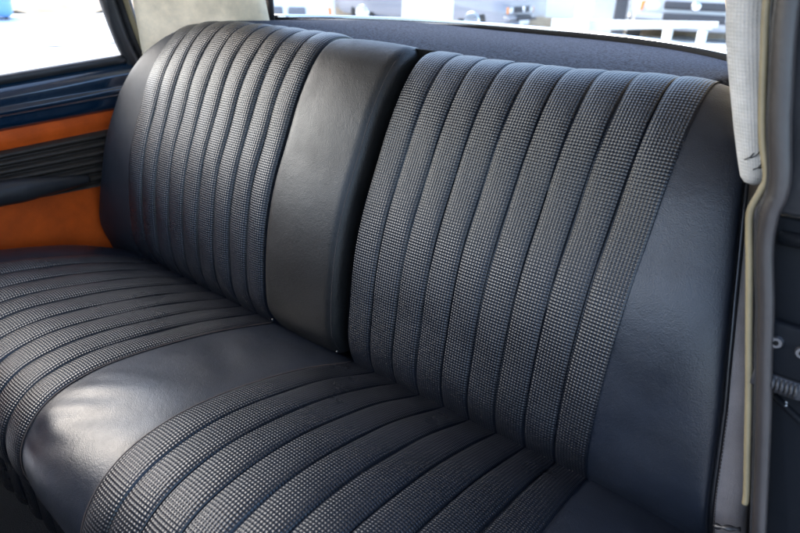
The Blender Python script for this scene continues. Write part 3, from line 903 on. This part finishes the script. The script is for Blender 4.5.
def make_car(name, label, az, r, paintm, twin_grille, yaw=0.0, size=1.0):
    T = facing(az, r) @ Matrix.Rotation(yaw, 4, 'Z') @ Matrix.Scale(size, 4)
    car = root(name, label, "car", T.translation)
    # body loft: stations along length (local +Y backwards), each a rounded section
    st = [(0.00, 0.30, 0.62, 0.70), (0.06, 0.22, 0.70, 0.78), (0.35, 0.20, 0.78, 0.84), (1.15, 0.20, 0.90, 0.86), (1.35, 0.20, 0.93, 0.87),
          (3.2, 0.20, 0.95, 0.87), (4.1, 0.22, 0.92, 0.84), (4.35, 0.32, 0.75, 0.74)]
    bm = bmesh.new(); rings = []
    for y, z0, z1, hw in st:
        rg = []
        for k in range(20):
            t = 2 * math.pi * k / 20
            c, s = math.cos(t), math.sin(t)
            x = hw * math.copysign(abs(c) ** 0.35, c); z = (z0 + z1) / 2 + (z1 - z0) / 2 * math.copysign(abs(s) ** 0.45, s)
            rg.append(bm.verts.new(T @ Vector((x, y, z))))
        rings.append(rg)
    for a, b in zip(rings[:-1], rings[1:]):
        for k in range(20): bm.faces.new((a[k], a[(k + 1) % 20], b[(k + 1) % 20], b[k]))
    bm.faces.new(rings[0]); bm.faces.new(rings[-1])
    from_bm("body", bm, paintm, car)
    # cabin
    bm = bmesh.new(); rings = []
    for y, hw, z in ((1.25, 0.74, 0.92), (1.95, 0.60, 1.38), (2.9, 0.60, 1.40), (3.65, 0.70, 0.94)):
        rg = [bm.verts.new(T @ Vector(q)) for q in ((-hw - 0.02, y, 0.90), (-hw, y, z), (hw, y, z), (hw + 0.02, y, 0.90))]
        rings.append(rg)
    for a, b in zip(rings[:-1], rings[1:]):
        for k in range(3): bm.faces.new((a[k], a[k + 1], b[k + 1], b[k]))
    bm.faces.new(rings[0]); bm.faces.new(rings[-1])
    from_bm("cabin", bm, paintm, car, False)
    for lo, hi in (((-0.58, 1.30, 0.97), (0.58, 1.85, 1.33)),):
        bm = bmesh.new()
        vs = [bm.verts.new(T @ Vector(q)) for q in ((-0.68, 1.29, 0.97), (0.68, 1.29, 0.97), (0.57, 1.86, 1.34), (-0.57, 1.86, 1.34))]
        bm.faces.new(vs); ret = bmesh.ops.extrude_face_region(bm, geom=bm.faces[:])
        bmesh.ops.translate(bm, vec=Vector((0, 0, 0.01)) + (T.to_3x3() @ Vector((0, -0.02, 0))), verts=[v for v in ret["geom"] if isinstance(v, bmesh.types.BMVert)])
        from_bm("windscreen", bm, M["dark_plastic"], car, False)
    if twin_grille:
        for s in (-1, 1):
            box("grille", (0.18 * s - 0.14, -0.035, 0.45), (0.18 * s + 0.14, 0.03, 0.60), M["mesh_grey"], car, 0.03, T)
    else:
        box("grille", (-0.42, -0.035, 0.50), (0.42, 0.03, 0.61), M["dark_plastic"], car, 0.03, T)
        for s in (0,):
            bm = bmesh.new()
            bmesh.ops.create_cone(bm, cap_ends=True, segments=24, radius1=0.07, radius2=0.06, depth=0.03, matrix=T @ Matrix.Translation((0, -0.05, 0.555)) @ Matrix.Rotation(math.pi / 2, 4, 'X'))
            from_bm("round_badge", bm, M["chrome"], car)
        box("air_intake", (-0.42, -0.085, 0.35), (0.42, 0.05, 0.45), M["dark_plastic"], car, 0.03, T)
    for s in (-1, 1):
        bm = bmesh.new()
        bmesh.ops.create_uvsphere(bm, u_segments=20, v_segments=10, radius=0.1, matrix=T @ Matrix.Translation((0.56 * s, 0.03, 0.54)) @ Matrix.Diagonal((1.25, 0.6, 0.75, 1)))
        from_bm("headlight", bm, M["lamp_glass"], car)
        box("indicator", (0.70 * s - 0.035, 0.0, 0.47), (0.70 * s + 0.035, 0.07, 0.60), M["amber"], car, 0.015, T)
    b = box("bumper", (-0.80, -0.07, 0.345), (0.80, 0.08, 0.44), paintm, car, 0.035, T)
    box("bumper_groove", (-0.78, -0.078, 0.335), (0.78, -0.02, 0.350), M["dark_plastic"], car, 0.004, T)
    box("licence_plate", (-0.26, -0.098, 0.355 - (0.0 if twin_grille else 0.09)), (0.26, -0.072, 0.435 - (0.0 if twin_grille else 0.09)), M["plate"], car, 0.004, T)
    for sx_ in (-1, 1):
        for y in (0.75, 3.5):
            bm = bmesh.new()
            bmesh.ops.create_cone(bm, cap_ends=True, segments=28, radius1=0.31, radius2=0.31, depth=0.2, matrix=T @ Matrix.Translation((0.74 * sx_, y, 0.31)) @ Matrix.Rotation(math.pi / 2, 4, 'Y'))
            wh = from_bm("wheel", bm, M["tyre"], car, False)
            bm = bmesh.new()
            bmesh.ops.create_cone(bm, cap_ends=True, segments=24, radius1=0.19, radius2=0.16, depth=0.03, matrix=T @ Matrix.Translation((0.845 * sx_, y, 0.31)) @ Matrix.Rotation(math.pi / 2 * sx_, 4, 'Y'))
            from_bm("rim", bm, M["chrome"], wh, False)
    return car

make_car("parked_car", "white parked car with twin grey grille openings seen through the rear window", -48.2, 11.2, M["white_paint"], True, 0.05)
make_car("parked_car", "large silver parked car with a wide dark grille behind the white barrier", -16.0, 15.0, M["silver_paint"], False, 0.12, 1.4)
make_car("parked_car", "grey parked car standing beyond the white panel", -29.0, 15.0, M["grey_paint"], False, 1.2)

# white barrier: beam on posts
bar = root("barrier", "white metal barrier beam on posts beyond the rear window", "barrier", pol(-19, 6.6))
a, b = pol(-26.5, 6.6, 0), pol(-14.2, 6.6, 0)
d = (b - a).normalized(); nrm = Vector((-d.y, d.x, 0))
zt, zb = 0.265, 0.155
bm = bmesh.new()
prof2 = [(0, zb), (0.05, zb + 0.02), (0.02, (zb + zt) / 2), (0.05, zt - 0.02), (0, zt), (-0.02, zt - 0.01), (-0.02, zb + 0.01)]
A = [bm.verts.new((a + nrm * q + Vector((0, 0, z))).to_tuple()) for q, z in prof2]
Bv = [bm.verts.new((b + nrm * q + Vector((0, 0, z * 0.45 + 0.20))).to_tuple()) for q, z in prof2]
bm.faces.new(A); bm.faces.new(Bv[::-1])
for k in range(len(A)): bm.faces.new((A[k], A[(k + 1) % len(A)], Bv[(k + 1) % len(A)], Bv[k]))
from_bm("beam", bm, M["galv"], bar, False)
for f_, top in ((0.22, 0.62), (0.72, 0.24), (0.92, 0.24)):
    p = a.lerp(b, f_) - nrm * 0.06
    box("post", (p.x - 0.035, p.y - 0.035, GZ), (p.x + 0.035, p.y + 0.035, top), M["galv"], bar, 0.006)
# bright panel and pale building
T = facing(-36.8, 9.0)
o = root("white_board", "tall plain white board standing in the yard beyond the rear window", "board", T.translation)
box("panel", (-0.30, 0, 0.25), (0.36, 0.05, 2.2), M["white_paint"], o, 0.006, T)
for s in (-0.24, 0.30): box("leg", (s - 0.03, 0.005, 0.0), (s + 0.03, 0.045, 0.25), M["galv"], o, 0.004, T)
T = facing(-22.6, 14.0)
o = root("sheet_gate", "pale grey sheet metal gate beside a dark gap behind the barrier", "gate", T.translation)
box("leaf", (-0.55, 0, 0.10), (0.18, 0.06, 2.4), M["silver_paint"], o, 0.01, T)
box("dark_post", (0.20, 0, 0.0), (0.42, 0.10, 2.4), M["dark_plastic"], o, 0.01, T)
T = facing(-33.0, 16.5)
def wall_mat():
    m, nt, b = mat("pale render", (0.66, 0.65, 0.62), 0.85)
    n = noise(nt, 1.2, 8, 0.7)
    r = ramp(nt, n.outputs[0], 0.3, 0.7, (0.52, 0.51, 0.49), (0.74, 0.73, 0.70))
    nt.links.new(r.outputs[0], b.inputs["Base Color"])
    return m
hall = root("workshop_building", "long pale rendered workshop building across the yard", "building", T.translation)
box("wall", (-6.5, 0, 0), (8.5, 3.0, 4.5), wall_mat(), hall, 0.02, T)
for k in range(6):
    box("door", (-5.2 + 2.3 * k, -0.05, 0.02), (-4.0 + 2.3 * k, 0.02, 2.3), M["galv"] if k % 2 else M["silver_paint"], hall, 0.01, T)
box("plinth", (-6.5, -0.06, 0), (8.5, -0.003, 0.35), bank_mat(), hall, 0.01, T)
# light blue container on legs at far left
T = facing(-68.0, 14.2)
bin_ = root("blue_skip", "light blue rounded container on a thin dark leg, outside the far door window", "container", T.translation)
box("tub", (-1.9, 0, 0.16), (0.03, 1.1, 1.35), M["light_blue"], bin_, 0.12, T, 4)
for x in (-0.10, -1.7):
    for y in (0.12, 0.95): box("leg", (x - 0.035, y, 0), (x + 0.035, y + 0.07, 0.20), M["dark_plastic"], bin_, 0.005, T)
T = facing(-69.2, 17.2)
o = root("yard_post", "short dark post by the dry grass bank", "post", T.translation)
box("shaft", (-0.14, 0, 0), (0.14, 0.22, 0.70), M["dark_plastic"], o, 0.02, T)
box("cap", (-0.17, -0.03, 0.70), (0.17, 0.25, 0.76), M["mesh_grey"], o, 0.01, T)
